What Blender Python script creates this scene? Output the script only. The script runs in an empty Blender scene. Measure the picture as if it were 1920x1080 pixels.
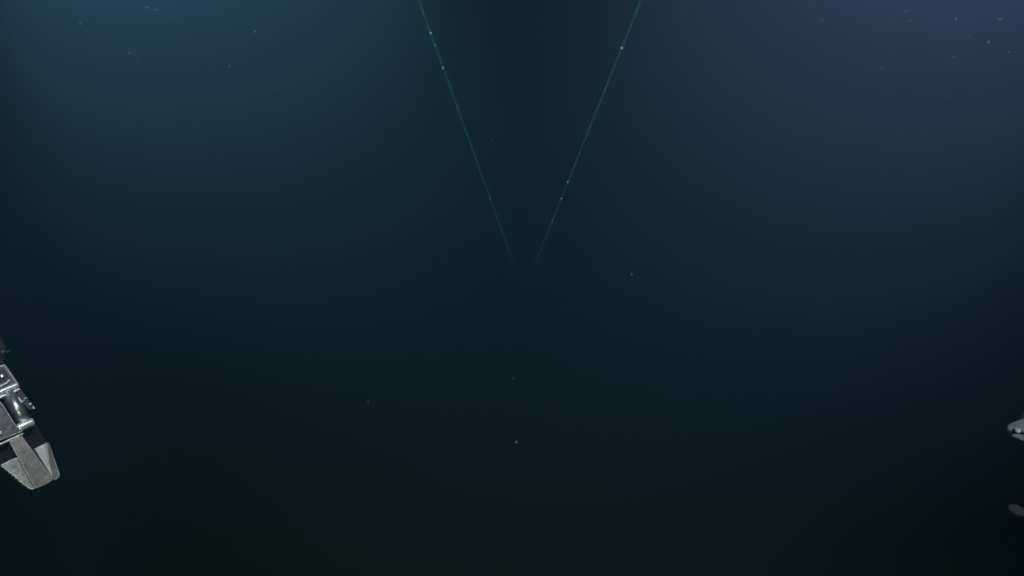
import bpy, bmesh, math, random
from mathutils import Vector, Matrix, noise

random.seed(7)
S = bpy.context.scene
C = S.collection

# ------------------------------------------------------------------ camera, light, exposure
F = 1662.0                                   # focal length in photo pixels (1920 wide)
cd = bpy.data.cameras.new('camera')
cam = bpy.data.objects.new('camera', cd)
C.objects.link(cam)
cam.rotation_euler = (math.pi / 2, 0, 0)     # at the origin, looking along +Y
cd.sensor_width = 36.0
cd.lens = 36.0 * F / 1920.0
cd.clip_start = 0.02
cd.clip_end = 200.0
cd.dof.use_dof = True
cd.dof.focus_distance = 1.45
cd.dof.aperture_fstop = 14.0
S.camera = cam

# deep water: no daylight reaches down here, only a trace of blue-green
world = bpy.data.worlds.new('World')
S.world = world
world.use_nodes = True
bg = world.node_tree.nodes['Background']
bg.inputs['Color'].default_value = (0.02, 0.07, 0.08, 1)
bg.inputs['Strength'].default_value = 0.01


def flood_or_fill(loc, yaw, pitch, half, blend, intensity, radius):
    """A spot, either a lamp of the carrying vehicle or an added fill, intensity per channel."""
    ld = bpy.data.lights.new('flood_or_fill', 'SPOT')
    m = max(intensity)
    ld.color = [c / m for c in intensity]
    ld.energy = m * 4 * math.pi
    ld.spot_size = 2 * half
    ld.spot_blend = blend
    ld.shadow_soft_size = radius
    o = bpy.data.objects.new('flood_or_fill', ld)
    C.objects.link(o)
    o.location = loc
    d = Vector((math.sin(yaw) * math.cos(pitch), math.cos(yaw) * math.cos(pitch), math.sin(pitch)))
    o.rotation_euler = d.to_track_quat('-Z', 'Y').to_euler()
    return o


K = 4 * math.pi
SIG_S = (0.014, 0.034, 0.052)                # what the water scatters per metre
def amp(*a):
    return [x / s * K for x, s in zip(a, SIG_S)]
flood_or_fill((-0.662, 0.366, 1.471), -0.160, -0.087, 0.306, 0.455, amp(.228, .462, .930), 0.05)
flood_or_fill((0.720, 0.116, 1.333), 0.182, -0.096, 0.352, 0.66, amp(.268, .312, .750), 0.05)
flood_or_fill((0.077, -1.040, 0.477), 0.023, 0.260, 0.713, 0.611, amp(.021, .056, .097), 0.08)
flood_or_fill((0.158, 0.000, -0.489), -0.184, -0.595, 1.06, 0.85, amp(.0056, .0165, .0105), 0.06)  # low wide fill, added in place of ambient light
# unseen spot added to brighten and highlight the left gripper
flood_or_fill((-0.28, 0.45, 0.72), -0.58, -0.86, 0.27, 0.9, (6.0, 5.7, 6.7), 0.11)

S.view_settings.view_transform = 'Standard'
S.view_settings.look = 'None'
S.view_settings.exposure = 0.0
S.view_settings.gamma = 1.0
S.view_settings.use_curve_mapping = False
S.render.engine = 'CYCLES'
S.cycles.volume_bounces = 0
S.cycles.max_bounces = 6
S.cycles.use_adaptive_sampling = False
S.cycles.use_denoising = True
S.cycles.denoiser = 'OPENIMAGEDENOISE'
S.cycles.use_light_tree = True
S.cycles.pixel_filter_type = 'BLACKMAN_HARRIS'
S.cycles.filter_width = 1.7


# ------------------------------------------------------------------ helpers
def at(px, py, d):
    """The point of the place seen at photo pixel (px, py), d metres ahead."""
    return Vector(((px - 960) / F * d, d, -(py - 540) / F * d))


def material(name):
    m = bpy.data.materials.new(name)
    m.use_nodes = True
    nt = m.node_tree
    nt.nodes.clear()
    out = nt.nodes.new('ShaderNodeOutputMaterial')
    return m, nt, out


# ------------------------------------------------------------------ the water
def volume_box():
    m, nt, out = material('sea_water')
    v = nt.nodes.new('ShaderNodeVolumePrincipled')
    sig_t = (0.272, 0.232, 0.251)
    dens = 0.40
    col = [s / dens for s in SIG_S]
    ab = []
    for s, t, c in zip(SIG_S, sig_t, col):
        q = (t - s) / (dens * (1 - c))
        ab.append((1 - q) ** 2)
    m.cycles.volume_sampling = 'EQUIANGULAR'
    v.inputs['Density'].default_value = dens
    v.inputs['Color'].default_value = (*col, 1)
    v.inputs['Absorption Color'].default_value = (*ab, 1)
    v.inputs['Anisotropy'].default_value = 0.0
    nt.links.new(v.outputs[0], out.inputs['Volume'])
    bm = bmesh.new()
    bmesh.ops.create_cube(bm, size=1.0)
    for w in bm.verts:
        w.co = Vector((w.co.x * 40, w.co.y * 40 + 14, w.co.z * 30))
    me = bpy.data.meshes.new('haze')
    bm.to_mesh(me)
    bm.free()
    o = bpy.data.objects.new('haze', me)
    C.objects.link(o)
    me.materials.append(m)
    o['kind'] = 'stuff'
    o['label'] = 'dark blue-green sea water lit from above left and right'
volume_box()


# ------------------------------------------------------------------ materials of the machinery
def metal(name, base, rough, metallic, wear=0.35, scale=60.0, bump=0.15, fleck=None, spec=0.5):
    m, nt, out = material(name)
    N, L = nt.nodes, nt.links
    p = N.new('ShaderNodeBsdfPrincipled')
    p.inputs['Metallic'].default_value = metallic
    p.inputs['Specular IOR Level'].default_value = spec
    L.new(p.outputs[0], out.inputs['Surface'])
    tc = N.new('ShaderNodeTexCoord')
    n1 = N.new('ShaderNodeTexNoise')
    n1.inputs['Scale'].default_value = scale
    n1.inputs['Detail'].default_value = 8.0
    n1.inputs['Roughness'].default_value = 0.7
    L.new(tc.outputs['Object'], n1.inputs['Vector'])
    n2 = N.new('ShaderNodeTexNoise')
    n2.inputs['Scale'].default_value = scale * 4
    n2.inputs['Detail'].default_value = 4.0
    L.new(tc.outputs['Object'], n2.inputs['Vector'])
    r = N.new('ShaderNodeValToRGB')
    r.color_ramp.elements[0].position = 0.32
    r.color_ramp.elements[1].position = 0.70
    r.color_ramp.elements[0].color = (*[c * (1 - wear) for c in base], 1)
    r.color_ramp.elements[1].color = (*[min(1, c * (1 + wear)) for c in base], 1)
    L.new(n1.outputs['Fac'], r.inputs['Fac'])
    src = r.outputs['Color']
    if fleck:
        rr = N.new('ShaderNodeValToRGB')
        rr.color_ramp.elements[0].position = 0.64
        rr.color_ramp.elements[1].position = 0.74
        L.new(n2.outputs['Fac'], rr.inputs['Fac'])
        mx = N.new('ShaderNodeMix')
        mx.data_type = 'RGBA'
        L.new(rr.outputs['Color'], mx.inputs['Factor'])
        L.new(src, mx.inputs['A'])
        mx.inputs['B'].default_value = (*fleck, 1)
        src = mx.outputs['Result']
    L.new(src, p.inputs['Base Color'])
    mr = N.new('ShaderNodeMapRange')
    mr.inputs['To Min'].default_value = max(0.05, rough - 0.12)
    mr.inputs['To Max'].default_value = min(1.0, rough + 0.12)
    L.new(n2.outputs['Fac'], mr.inputs['Value'])
    L.new(mr.outputs['Result'], p.inputs['Roughness'])
    b = N.new('ShaderNodeBump')
    b.inputs['Strength'].default_value = bump
    b.inputs['Distance'].default_value = 0.0006
    L.new(n2.outputs['Fac'], b.inputs['Height'])
    L.new(b.outputs['Normal'], p.inputs['Normal'])
    return m


M_PLATE = metal('grey_aluminium', (0.06, 0.053, 0.06), 0.40, 0.4, 0.6, 50, 0.5, (0.17, 0.16, 0.17))
M_PALE = metal('pale_aluminium', (0.235, 0.232, 0.225), 0.40, 0.4, 0.6, 45, 0.6, (0.52, 0.51, 0.50))
M_BAR = metal('brownish_steel', (0.165, 0.140, 0.134), 0.45, 0.35, 0.55, 55, 0.6, (0.34, 0.31, 0.29))
M_POLISH = metal('polished_steel', (0.97, 0.95, 0.98), 0.26, 0.65, 0.05, 40, 0.05, None, 1.0)
M_EDGE = metal('bare_lit_edge', (0.72, 0.70, 0.70), 0.32, 0.3, 0.55, 160, 0.2, (0.9, 0.9, 0.88))  # bare worn metal, its pale tone also painting in edge highlights
M_ROD = metal('bright_rod', (0.42, 0.44, 0.48), 0.34, 0.9, 0.1, 40, 0.05)
M_BLACK = metal('black_anodised', (0.006, 0.006, 0.008), 0.7, 0.0, 0.4, 90, 0.3, None, 0.12)
M_OLIVE = metal('dark_olive_rubber', (0.02, 0.02, 0.014), 0.6, 0.0, 0.4, 90, 0.3, None, 0.25)
M_DARKPLATE = metal('dark_grey_plate', (0.03, 0.027, 0.029), 0.5, 0.2, 0.5, 120, 0.4, None, 0.3)
M_DARK = metal('dark_aluminium', (0.095, 0.088, 0.092), 0.55, 0.2, 0.4, 80, 0.4)  # darker grey for the lower right jaw
M_DULL = metal('dull_grey_aluminium', (0.29, 0.275, 0.30), 0.45, 0.2, 0.3, 70, 0.3)  # the right gripper's own dull finish


# ------------------------------------------------------------------ geometry builders
def link(name, bm, mat, parent=None, smooth=False, edge=None):
    me = bpy.data.meshes.new(name)
    bmesh.ops.recalc_face_normals(bm, faces=bm.faces)
    bm.to_mesh(me)
    bm.free()
    me.materials.append(mat)
    if edge:
        me.materials.append(edge)
    if smooth:
        for p in me.polygons:
            p.use_smooth = True
    o = bpy.data.objects.new(name, me)
    C.objects.link(o)
    if parent:
        o.parent = parent
        o.matrix_parent_inverse = Matrix.Translation(parent.location).inverted()
    return o


class Plane:
    """A working plane of the machine: photo pixels land on it, parts rise from it."""
    def __init__(self, px, py, d, tilt_up, tilt_right):
        self.c = at(px, py, d)
        n = -self.c.normalized()                       # towards the camera
        right = Vector((0, 0, 1)).cross(n).normalized()
        up = n.cross(right).normalized()
        self.n = (n + up * math.tan(tilt_up) + right * math.tan(tilt_right)).normalized()
        self.px = d / F

    def pt(self, px, py, off=0.0):
        r = at(px, py, 1.0)
        t = (self.c + self.n * off).dot(self.n) / r.dot(self.n)
        return r * t

    def slab(self, name, poly, off, thick, mat, parent, bevel=0.0009, offs=None, segs=2, edge=None):
        bm = bmesh.new()
        fr = [bm.verts.new(self.pt(x, y, off + (offs[i] if offs else 0))) for i, (x, y) in enumerate(poly)]
        bk = [bm.verts.new(self.pt(x, y, off) - self.n * thick) for x, y in poly]
        k = len(poly)
        bm.faces.new(fr)
        bm.faces.new(bk[::-1])
        for i in range(k):
            j = (i + 1) % k
            bm.faces.new((fr[j], fr[i], bk[i], bk[j]))
        bmesh.ops.recalc_face_normals(bm, faces=bm.faces)
        if bevel:
            fe = [e for e in bm.edges if e.verts[0] in fr and e.verts[1] in fr]
            bmesh.ops.bevel(bm, geom=fe, offset=bevel, segments=segs, affect='EDGES', profile=0.5, clamp_overlap=True, material=1 if edge else -1)
        return link(name, bm, mat, parent, False, edge)


def lathe(name, p0, p1, prof, mat, parent, seg=40, cap=True):
    """Turned part round the axis p0 -> p1; prof is (position 0..1, radius)."""
    ax = (p1 - p0)
    q = ax.normalized().to_track_quat('Z', 'Y')
    bm = bmesh.new()
    rings = []
    for t, r in prof:
        rings.append([bm.verts.new(p0 + ax * t + q @ Vector((r * math.cos(2 * math.pi * i / seg), r * math.sin(2 * math.pi * i / seg), 0))) for i in range(seg)])
    for a, b in zip(rings, rings[1:]):
        for i in range(seg):
            j = (i + 1) % seg
            bm.faces.new((a[i], a[j], b[j], b[i]))
    if cap:
        bm.faces.new(rings[0][::-1])
        bm.faces.new(rings[-1])
    return link(name, bm, mat, parent, True)


def rounded(r, e):
    """Profile of a cylinder of radius r with its rims rounded over a share e of its length."""
    out = []
    for k in range(6):
        a = math.pi / 2 * k / 5
        out.append((e * (1 - math.cos(a)), r * (0.80 + 0.20 * math.sin(a))))
    return out + [(1 - t, q) for t, q in reversed(out)]


def tube(name, pts, radius, mat, parent, seg=12):
    """Round hose through pts (Catmull-Rom)."""
    P = [pts[0]] + pts + [pts[-1]]
    path = []
    for i in range(1, len(P) - 2):
        for s in range(8):
            t = s / 8
            a, b, c, d = P[i - 1], P[i], P[i + 1], P[i + 2]
            path.append(0.5 * ((2 * b) + (c - a) * t + (2 * a - 5 * b + 4 * c - d) * t * t + (3 * b - a - 3 * c + d) * t ** 3))
    path.append(pts[-1])
    bm = bmesh.new()
    rings = []
    for i, p in enumerate(path):
        d = (path[min(i + 1, len(path) - 1)] - path[max(i - 1, 0)]).normalized()
        q = d.to_track_quat('Z', 'Y')
        rings.append([bm.verts.new(p + q @ Vector((radius * math.cos(2 * math.pi * k / seg), radius * math.sin(2 * math.pi * k / seg), 0))) for k in range(seg)])
    for a, b in zip(rings, rings[1:]):
        for i in range(seg):
            bm.faces.new((a[i], a[(i + 1) % seg], b[(i + 1) % seg], b[i]))
    bm.faces.new(rings[0][::-1])
    bm.faces.new(rings[-1])
    return link(name, bm, mat, parent, True)


def thing(name, loc, label, cat, group=None):
    o = bpy.data.objects.new(name, None)
    C.objects.link(o)
    o.empty_display_size = 0.05
    o.location = loc
    o['label'] = label
    o['category'] = cat
    if group:
        o['group'] = group
    return o


# ------------------------------------------------------------------ left gripper
W = Plane(40, 800, 1.30, math.radians(12), math.radians(8))
U = W.px
G = thing('robot_gripper', W.pt(-70, 720, -0.02),
          'silver and black robot gripper with long flat jaws reaching in at the left edge', 'robot gripper')
W.slab('housing', [(-110, 730), (-60, 708), (0, 684), (9.4, 681.5), (20, 696), (36, 720), (35, 724), (24, 729), (0, 739), (-80, 772)],
       0.000, 0.045, M_PLATE, G, 0.0030, segs=3, edge=M_EDGE)
W.slab('cover_plate', [(-60, 718), (-2, 693), (7, 690), (19, 708), (17, 712), (-2, 721), (-60, 745)], 0.0016, 0.002, M_DARKPLATE, G, 0.0006)
lathe('flange', W.pt(-40, 752, 0.003), W.pt(34.0, 721, 0.003), rounded(5.0 * U, 0.06), M_POLISH, G)
lathe('retaining_ring', W.pt(-30, 757.5, 0.003), W.pt(37.5, 729.3, 0.003), rounded(2.7 * U, 0.04), M_POLISH, G)
rib = W.slab('rib', [(-20, 731), (0, 722), (12, 715.5), (17, 710), (19.5, 712.5), (14, 719), (1, 726), (-20, 735)], 0.004, 0.004, M_EDGE, G, 0.001)
for bx, by in ((4, 706.5), (-12, 716)):
    c = W.pt(bx, by, 0.001)
    lathe('bolt_head', c, c + W.n * 0.004, rounded(3.0 * U, 0.3), M_POLISH, G, 12)

W.slab('jaw_carrier', [(-80, 775), (0, 742), (34, 729), (52, 765), (68, 794), (89, 829.5), (66, 843), (36, 858), (0, 872), (-70, 902)],
       -0.012, 0.02, M_BLACK, G, 0.0012)  # black jaw body, also a fill put behind the gaps to darken them
gp = W.slab('guide_plate', [(33.6, 733), (37.5, 728.5), (40.5, 730.5), (51, 745), (56, 753), (60, 757), (65, 765.5), (60, 767.5), (55, 768.5), (48, 762), (41, 753), (33, 741)],
            0.001, 0.004, M_DARKPLATE, G, 0.0007, edge=M_PLATE)
for q in ([(33.2, 744.5), (35.2, 743.5), (40.6, 752.0), (45.5, 749.3), (46.4, 751.2), (39.6, 755.0)],
          [(45.0, 746.8), (50.2, 744.4), (51.2, 746.2), (46.0, 748.6)],
          [(53.6, 757.4), (58.0, 754.6), (60.4, 757.6), (55.0, 759.0)],
          [(61.2, 762.6), (63.2, 761.4), (65.2, 765.6), (62.4, 767.0)]):
    W.slab('lug', q, 0.0035, 0.003, M_EDGE, G, 0.0004)
lathe('piston_rod', W.pt(15.5, 737, -0.004), W.pt(47.5, 795, -0.004), [(0, 13.2 * U), (1, 13.2 * U)], M_ROD, G)
lathe('cross_pin', W.pt(33, 803, 0.004), W.pt(62.5, 790, 0.004), rounded(7.6 * U, 0.12), M_POLISH, G)
W.slab('link_arm', [(-70, 782), (0, 752.5), (4.5, 756.5), (30.5, 798), (42.5, 808.5), (0, 825.5), (-60, 850)], 0.006, 0.014, M_PLATE, G, 0.0012, edge=M_EDGE)
W.slab('edge_strip', [(-40, 846), (4, 829), (43.5, 811), (44.5, 813.6), (6, 831.8), (-39, 850)], 0.005, 0.008, M_EDGE, G, 0.0007)
c = W.pt(-1, 812.5, 0.006)
lathe('bolt_head', c, c + W.n * 0.004, rounded(3.6 * U, 0.3), M_POLISH, G, 14)

J = W.slab('jaw_spine', [(17.5, 827.5), (40, 815.5), (99, 897.5), (96, 901.5), (88, 906.5), (75, 912.5), (66, 915.5), (46, 881)],
           0.004, 0.014, M_BAR, G, 0.0008, edge=M_EDGE)
teeth = []
n = 7
for i in range(n):
    t = i / n
    x0, y0 = 1 + (46 - 1) * t, 871.5 + (909.5 - 871.5) * t
    x1, y1 = 1 + (46 - 1) * (t + 0.62 / n), 871.5 + (909.5 - 871.5) * (t + 0.62 / n)
    teeth += [(x0, y0), (x1 - 1.0, y1 + 1.1)]
W.slab('jaw_plate', [(36, 855.5), (17, 863.5)] + teeth + [(47, 910.5), (53, 915), (60, 917.8), (64, 917.2), (68, 915), (58, 897)],
       -0.001, 0.008, M_PALE, G, 0.0012, edge=M_EDGE)
W.slab('jaw_plate', [(64.5, 841), (82, 832.2), (88.6, 829), (92.6, 830), (112.6, 890), (111.6, 894), (106, 898.6), (101.5, 899.6), (98, 896)],
       -0.002, 0.010, M_PALE, G, 0.0016, edge=M_EDGE, offs=[-.004, 0, 0, -.005, -.005, -.005, -.002, 0, -.002])

# wrist and hose beyond the frame, and the fitting that peeps in above the housing
lathe('wrist', W.pt(-62, 726, -0.025), W.pt(-150, 560, -0.06), rounded(52 * U, 0.1), M_PLATE, G)
tube('hose', [W.pt(-40, 700, 0.002), W.pt(-12, 672, 0.004), W.pt(4, 664, -0.004), W.pt(-2, 640, -0.01), W.pt(-40, 600, -0.02), W.pt(-120, 560, -0.03)], 7 * U, M_OLIVE, G)
lathe('hose_fitting', W.pt(-3, 684, -0.004), W.pt(3, 664, -0.004), rounded(9 * U, 0.2), M_OLIVE, G, 6)
lathe('hose_fitting', W.pt(2, 661, 0.004), W.pt(9, 658.5, 0.004), rounded(4.5 * U, 0.3), M_PLATE, G, 12)
lathe('hose_fitting', W.pt(11, 661, 0.002), W.pt(19, 658, 0.002), rounded(3.2 * U, 0.3), M_DARKPLATE, G, 12)

# ------------------------------------------------------------------ right gripper
R = Plane(1910, 850, 0.80, math.radians(15), math.radians(-10))
V = R.px
H = thing('robot_gripper', R.pt(2060, 880, -0.02),
          'blurred grey robot gripper showing only two open jaw tips at the right edge', 'robot gripper')
R.slab('upper_jaw', [(1888.5, 800), (1890, 796), (1895, 793), (1901, 790.5), (1911, 786.5), (1920, 783), (1960, 770), (2040, 790), (2040, 850), (1960, 830), (1922, 812), (1916, 809), (1906, 806), (1899, 803.5), (1894, 806.5), (1889, 806.5)],
       0.0, 0.014, M_DULL, H, 0.0012, segs=3)
R.slab('jaw_insert', [(1896, 817), (1899, 813.5), (1908, 812.5), (1924, 816), (1965, 832), (1965, 842), (1924, 828.5), (1912, 823.5)],
       -0.004, 0.012, M_DULL, H, 0.001, segs=3)
R.slab('jaw_core', [(1897, 809), (1900, 805), (1924, 812), (1964, 832), (1964, 836), (1924, 820), (1899, 815)], -0.006, 0.008, M_BLACK, H, 0.0006)
c = R.pt(1910, 808.5, -0.0015)
lathe('jaw_pin', c, c + R.n * 0.004, rounded(5.0 * V, 0.4), M_EDGE, H, 20)
R.slab('knuckle', [(1913, 785), (1912.5, 779), (1916, 772), (1925, 768), (1990, 740), (2010, 790), (1960, 800)], -0.016, 0.02, M_OLIVE, H, 0.001)
R.slab('lower_jaw', [(1888.8, 951), (1889.8, 947), (1893, 944.6), (1899, 944.5), (1905, 945.2), (1920, 952.5), (1960, 968), (2040, 940), (2050, 985), (1960, 990), (1920, 968.5), (1907, 966.5), (1897, 961), (1891, 956)],
       -0.01, 0.012, M_DARK, H, 0.0012, segs=3)
R.slab('palm', [(1995, 775), (2130, 790), (2140, 985), (2010, 985)], -0.008, 0.03, M_DULL, H, 0.003)
lathe('wrist', R.pt(2100, 880, -0.03), R.pt(2300, 870, -0.05), rounded(75 * V, 0.1), M_DULL, H)


# ------------------------------------------------------------------ laser beams
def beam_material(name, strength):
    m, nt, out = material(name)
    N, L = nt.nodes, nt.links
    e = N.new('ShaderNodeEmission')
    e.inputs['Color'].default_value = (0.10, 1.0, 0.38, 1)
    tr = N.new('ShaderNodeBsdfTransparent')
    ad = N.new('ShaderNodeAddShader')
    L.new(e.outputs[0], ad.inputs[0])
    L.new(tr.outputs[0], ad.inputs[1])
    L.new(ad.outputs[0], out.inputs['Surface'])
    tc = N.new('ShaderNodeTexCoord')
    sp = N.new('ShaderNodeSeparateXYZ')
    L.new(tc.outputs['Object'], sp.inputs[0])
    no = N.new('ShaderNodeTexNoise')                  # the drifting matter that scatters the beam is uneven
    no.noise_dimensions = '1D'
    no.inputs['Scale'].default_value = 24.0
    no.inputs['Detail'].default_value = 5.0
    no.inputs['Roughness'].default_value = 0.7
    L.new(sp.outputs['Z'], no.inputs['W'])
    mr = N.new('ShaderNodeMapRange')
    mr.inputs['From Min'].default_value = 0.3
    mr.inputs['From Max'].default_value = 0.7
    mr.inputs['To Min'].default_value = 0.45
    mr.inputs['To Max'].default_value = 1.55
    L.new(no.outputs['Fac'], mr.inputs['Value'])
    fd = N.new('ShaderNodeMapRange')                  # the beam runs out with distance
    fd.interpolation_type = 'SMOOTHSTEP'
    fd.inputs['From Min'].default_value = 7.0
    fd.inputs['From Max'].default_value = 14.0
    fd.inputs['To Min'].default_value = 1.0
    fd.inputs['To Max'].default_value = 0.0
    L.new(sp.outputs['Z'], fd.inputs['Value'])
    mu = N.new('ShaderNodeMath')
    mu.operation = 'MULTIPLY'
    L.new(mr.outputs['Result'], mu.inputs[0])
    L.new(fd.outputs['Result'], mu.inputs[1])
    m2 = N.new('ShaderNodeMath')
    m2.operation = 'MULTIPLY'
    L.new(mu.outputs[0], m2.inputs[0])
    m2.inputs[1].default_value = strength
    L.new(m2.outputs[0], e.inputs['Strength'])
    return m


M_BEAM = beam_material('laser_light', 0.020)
mg, nt_, out_ = material('laser_glint')  # motes in the beam: scattered laser light put in as emission
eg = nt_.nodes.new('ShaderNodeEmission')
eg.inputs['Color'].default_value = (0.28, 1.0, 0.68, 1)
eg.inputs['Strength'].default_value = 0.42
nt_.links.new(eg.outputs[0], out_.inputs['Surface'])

BEAM_DIR = Vector(((982 - 960) / F, 1.0, -(547 - 540) / F)).normalized()


def fleck(bm, co, r, stretch, rnd):
    """An irregular flake of drifting matter added to bm."""
    g = bmesh.ops.create_icosphere(bm, subdivisions=1, radius=r)
    rot = Matrix.Rotation(rnd.uniform(0, 6.28), 3, Vector((rnd.uniform(-1, 1), rnd.uniform(-1, 1), rnd.uniform(-1, 1))).normalized())
    for v in g['verts']:
        w = v.co * (1 + rnd.uniform(-0.3, 0.3))
        v.co = Vector((w.x * stretch[0], w.y * stretch[1], w.z * stretch[2]))
    return g['verts'], rot


def laser(px0, label, glints):
    p0 = at(px0, 0, 0.61)
    start = p0 - BEAM_DIR * 0.30
    o = bpy.data.objects.new('laser_beam', None)
    bm = bmesh.new()
    seg, rings = 10, []
    for k in range(24):
        s = 14.0 * (k / 23) ** 1.8
        r = 0.00042 + 0.0006 * s + 0.00003 * s * s
        rings.append([bm.verts.new((r * math.cos(2 * math.pi * i / seg), r * math.sin(2 * math.pi * i / seg), s)) for i in range(seg)])
    for a, b in zip(rings, rings[1:]):
        for i in range(seg):
            bm.faces.new((a[i], a[(i + 1) % seg], b[(i + 1) % seg], b[i]))
    me = bpy.data.meshes.new('laser_beam')
    bm.to_mesh(me)
    bm.free()
    me.materials.append(M_BEAM)
    bpy.data.objects.remove(o)
    o = bpy.data.objects.new('laser_beam', me)
    C.objects.link(o)
    o.location = start
    o.rotation_euler = BEAM_DIR.to_track_quat('Z', 'Y').to_euler()
    o.visible_diffuse = True
    o['label'] = label
    o['category'] = 'laser beam'
    o['group'] = 'pair of green laser beams'
    rnd = random.Random(px0)
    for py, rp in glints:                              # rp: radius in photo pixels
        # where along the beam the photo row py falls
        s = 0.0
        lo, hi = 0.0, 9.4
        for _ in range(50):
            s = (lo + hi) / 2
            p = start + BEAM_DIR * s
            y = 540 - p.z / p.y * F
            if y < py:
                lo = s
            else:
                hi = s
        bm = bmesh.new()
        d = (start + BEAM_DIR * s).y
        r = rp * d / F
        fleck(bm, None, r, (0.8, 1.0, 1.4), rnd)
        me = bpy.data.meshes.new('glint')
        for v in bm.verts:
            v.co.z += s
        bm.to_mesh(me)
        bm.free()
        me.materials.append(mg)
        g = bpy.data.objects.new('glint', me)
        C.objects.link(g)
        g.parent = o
    return o


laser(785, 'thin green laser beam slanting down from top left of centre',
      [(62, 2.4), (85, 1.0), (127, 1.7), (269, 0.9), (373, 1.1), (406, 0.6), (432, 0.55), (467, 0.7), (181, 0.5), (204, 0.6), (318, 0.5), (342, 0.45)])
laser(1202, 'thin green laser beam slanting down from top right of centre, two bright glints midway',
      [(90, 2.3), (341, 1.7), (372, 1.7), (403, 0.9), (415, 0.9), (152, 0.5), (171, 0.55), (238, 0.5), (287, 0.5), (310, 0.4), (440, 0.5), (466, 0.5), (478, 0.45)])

# ------------------------------------------------------------------ drifting marine snow
def snow_material(name, col, alpha):
    m, nt, out = material(name)
    N, L = nt.nodes, nt.links
    d = N.new('ShaderNodeBsdfDiffuse')
    d.inputs['Color'].default_value = (*col, 1)
    t = N.new('ShaderNodeBsdfTransparent')
    mx = N.new('ShaderNodeMixShader')
    mx.inputs[0].default_value = alpha
    L.new(t.outputs[0], mx.inputs[1])
    L.new(d.outputs[0], mx.inputs[2])
    L.new(mx.outputs[0], out.inputs['Surface'])
    return m


M_THIN = snow_material('thin_floc', (0.26, 0.60, 0.56), 0.030)
M_DEEP = snow_material('far_floc', (0.28, 0.60, 0.56), 0.10)
M_FLOC = snow_material('dense_floc', (0.26, 0.58, 0.56), 0.65)

GROUP = 'drifting marine snow particles'
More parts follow.
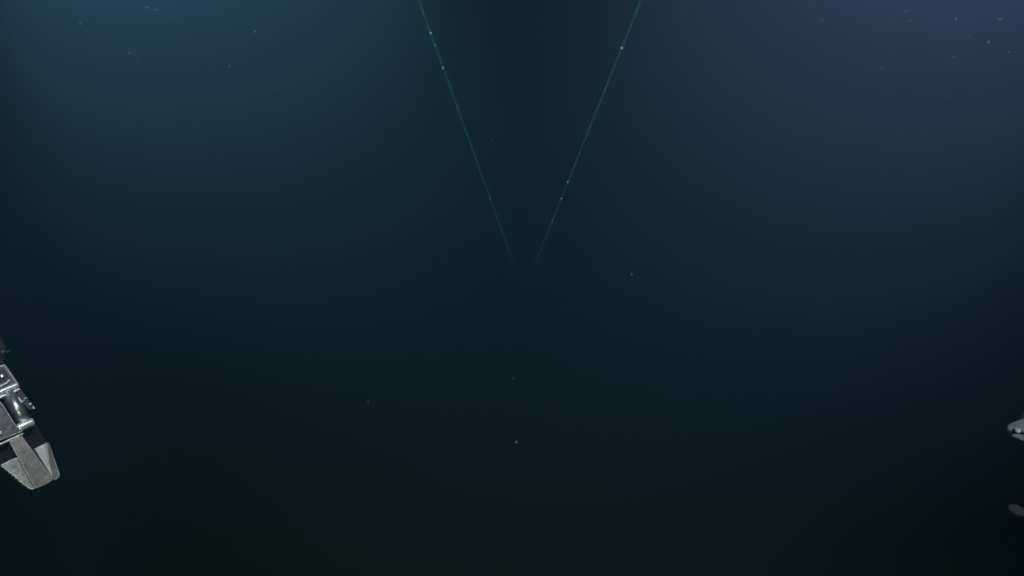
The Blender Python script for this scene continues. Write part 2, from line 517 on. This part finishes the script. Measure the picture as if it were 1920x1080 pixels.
#        px    py    d    r(px) width, height, material, label
SNOW = [
    (275, 14, 3.4, 3.0, 1.5, 0.6, M_DEEP, 'flat pale particle, brightest of the pair at the top left edge'),
    (292, 18.5, 3.4, 2.4, 1.3, 0.7, M_DEEP, 'small pale particle just right of a brighter one at the top left edge'),
    (479, 59, 3.4, 2.1, 1.0, 1.0, M_DEEP, 'round pale particle in the blue glow left of the left laser beam'),
    (322, 318, 4.2, 1.8, 1.0, 1.0, M_DEEP, 'lone round particle in the left half, level with the middle of the beams'),
    (211, 275, 4.2, 1.6, 1.2, 0.9, M_DEEP, 'faint particle at far left, up and left of a brighter round one'),
    (242, 99, 3.4, 2.0, 1.4, 0.7, M_DEEP, 'faint flat particle under the pair at the top left edge'),
    (430, 124, 3.4, 1.9, 1.2, 0.9, M_DEEP, 'faint particle below and left of a round one in the left glow'),
    (1457, 137, 2.1, 2.0, 1.1, 0.9, M_THIN, 'small bright particle right of the right laser beam in the upper water'),
    (1541, 37, 2.2, 2.6, 1.8, 0.6, M_THIN, 'flat streak of a particle near the top edge, leftmost of those at upper right'),
    (1700, 21, 2.2, 2.3, 1.7, 0.6, M_THIN, 'thin flat particle close to the top edge at upper right'),
    (1707, 39, 2.3, 2.3, 1.7, 0.6, M_THIN, 'thin flat particle just under another one near the top right edge'),
    (1875, 36, 2.0, 2.9, 1.8, 0.7, M_THIN, 'pale flat particle in the top right corner'),
    (1788, 106, 2.1, 2.4, 2.0, 0.6, M_THIN, 'faint long flat particle below the one in the top right corner'),
    (1636, 119, 2.3, 1.9, 1.2, 0.9, M_THIN, 'left one of two faint greenish particles in the upper right glow'),
    (1655, 127, 2.3, 2.1, 1.3, 0.9, M_THIN, 'right one of two faint greenish particles in the upper right glow'),
    (1776, 180, 2.4, 1.9, 1.6, 0.7, M_THIN, 'faint flat particle low in the violet glow at right'),
    (923, 261, 2.6, 2.0, 0.5, 1.9, M_FLOC, 'faint upright particle between the two laser beams'),
    (1184, 514, 1.6, 2.2, 0.6, 1.8, M_FLOC, 'tilted pale sliver right of where the laser beams fade out'),
    (963, 709, 1.5, 1.5, 0.6, 1.7, M_FLOC, 'faint upright particle in the dark water below the laser beams'),
    (690, 754, 2.2, 1.5, 0.8, 1.4, M_FLOC, 'faint particle in the dark lower left water, away from the beams'),
    (968, 829, 1.2, 1.9, 0.8, 1.5, M_FLOC, 'bright tiny particle low in the centre of the dark water'),
]
for px, py, d, r, w, h, mat, label in SNOW:
    rnd = random.Random(int(px * 7 + py))
    bm = bmesh.new()
    fleck(bm, None, 1.0 * r * d / F, (w, 1.0, h), rnd)
    o = link('marine_snow_particle', bm, mat)
    o.location = at(px, py, d)
    if px == 1184:
        o.rotation_euler = (0, math.radians(-25), 0)
    o['label'] = label
    o['category'] = 'particle'
    o['group'] = GROUP

# the fine rain of flakes that nobody could count
rnd = random.Random(11)
vs, fs = [], []
for i in range(5200):
    d = rnd.uniform(1.8, 6.5)
    px, py = rnd.uniform(-300, 2220), rnd.uniform(-300, 760)
    r = (2.4 / F) * (0.45 + 0.75 * rnd.random() ** 3)
    sx, sz = rnd.choice(((1.8, 0.6), (1.5, 0.7), (1.2, 0.8), (0.7, 1.3), (1, 1)))
    c = at(px, py, d)
    k = len(vs)
    for e in ((1, 0, 0), (-1, 0, 0), (0, 1, 0), (0, -1, 0), (0, 0, 1), (0, 0, -1)):
        q = rnd.uniform(0.7, 1.3) * r
        vs.append((c.x + e[0] * q * sx, c.y + e[1] * q, c.z + e[2] * q * sz))
    fs += [tuple(k + j for j in t) for t in ((0, 2, 4), (2, 1, 4), (1, 3, 4), (3, 0, 4), (2, 0, 5), (1, 2, 5), (3, 1, 5), (0, 3, 5))]
me = bpy.data.meshes.new('marine_snow')
me.from_pydata(vs, [], fs)
me.materials.append(snow_material('fine_floc', (0.3, 0.6, 0.58), 0.34))
o = bpy.data.objects.new('marine_snow', me)
C.objects.link(o)
o['kind'] = 'stuff'
o['label'] = 'fine pale marine snow drifting in the lamplight'
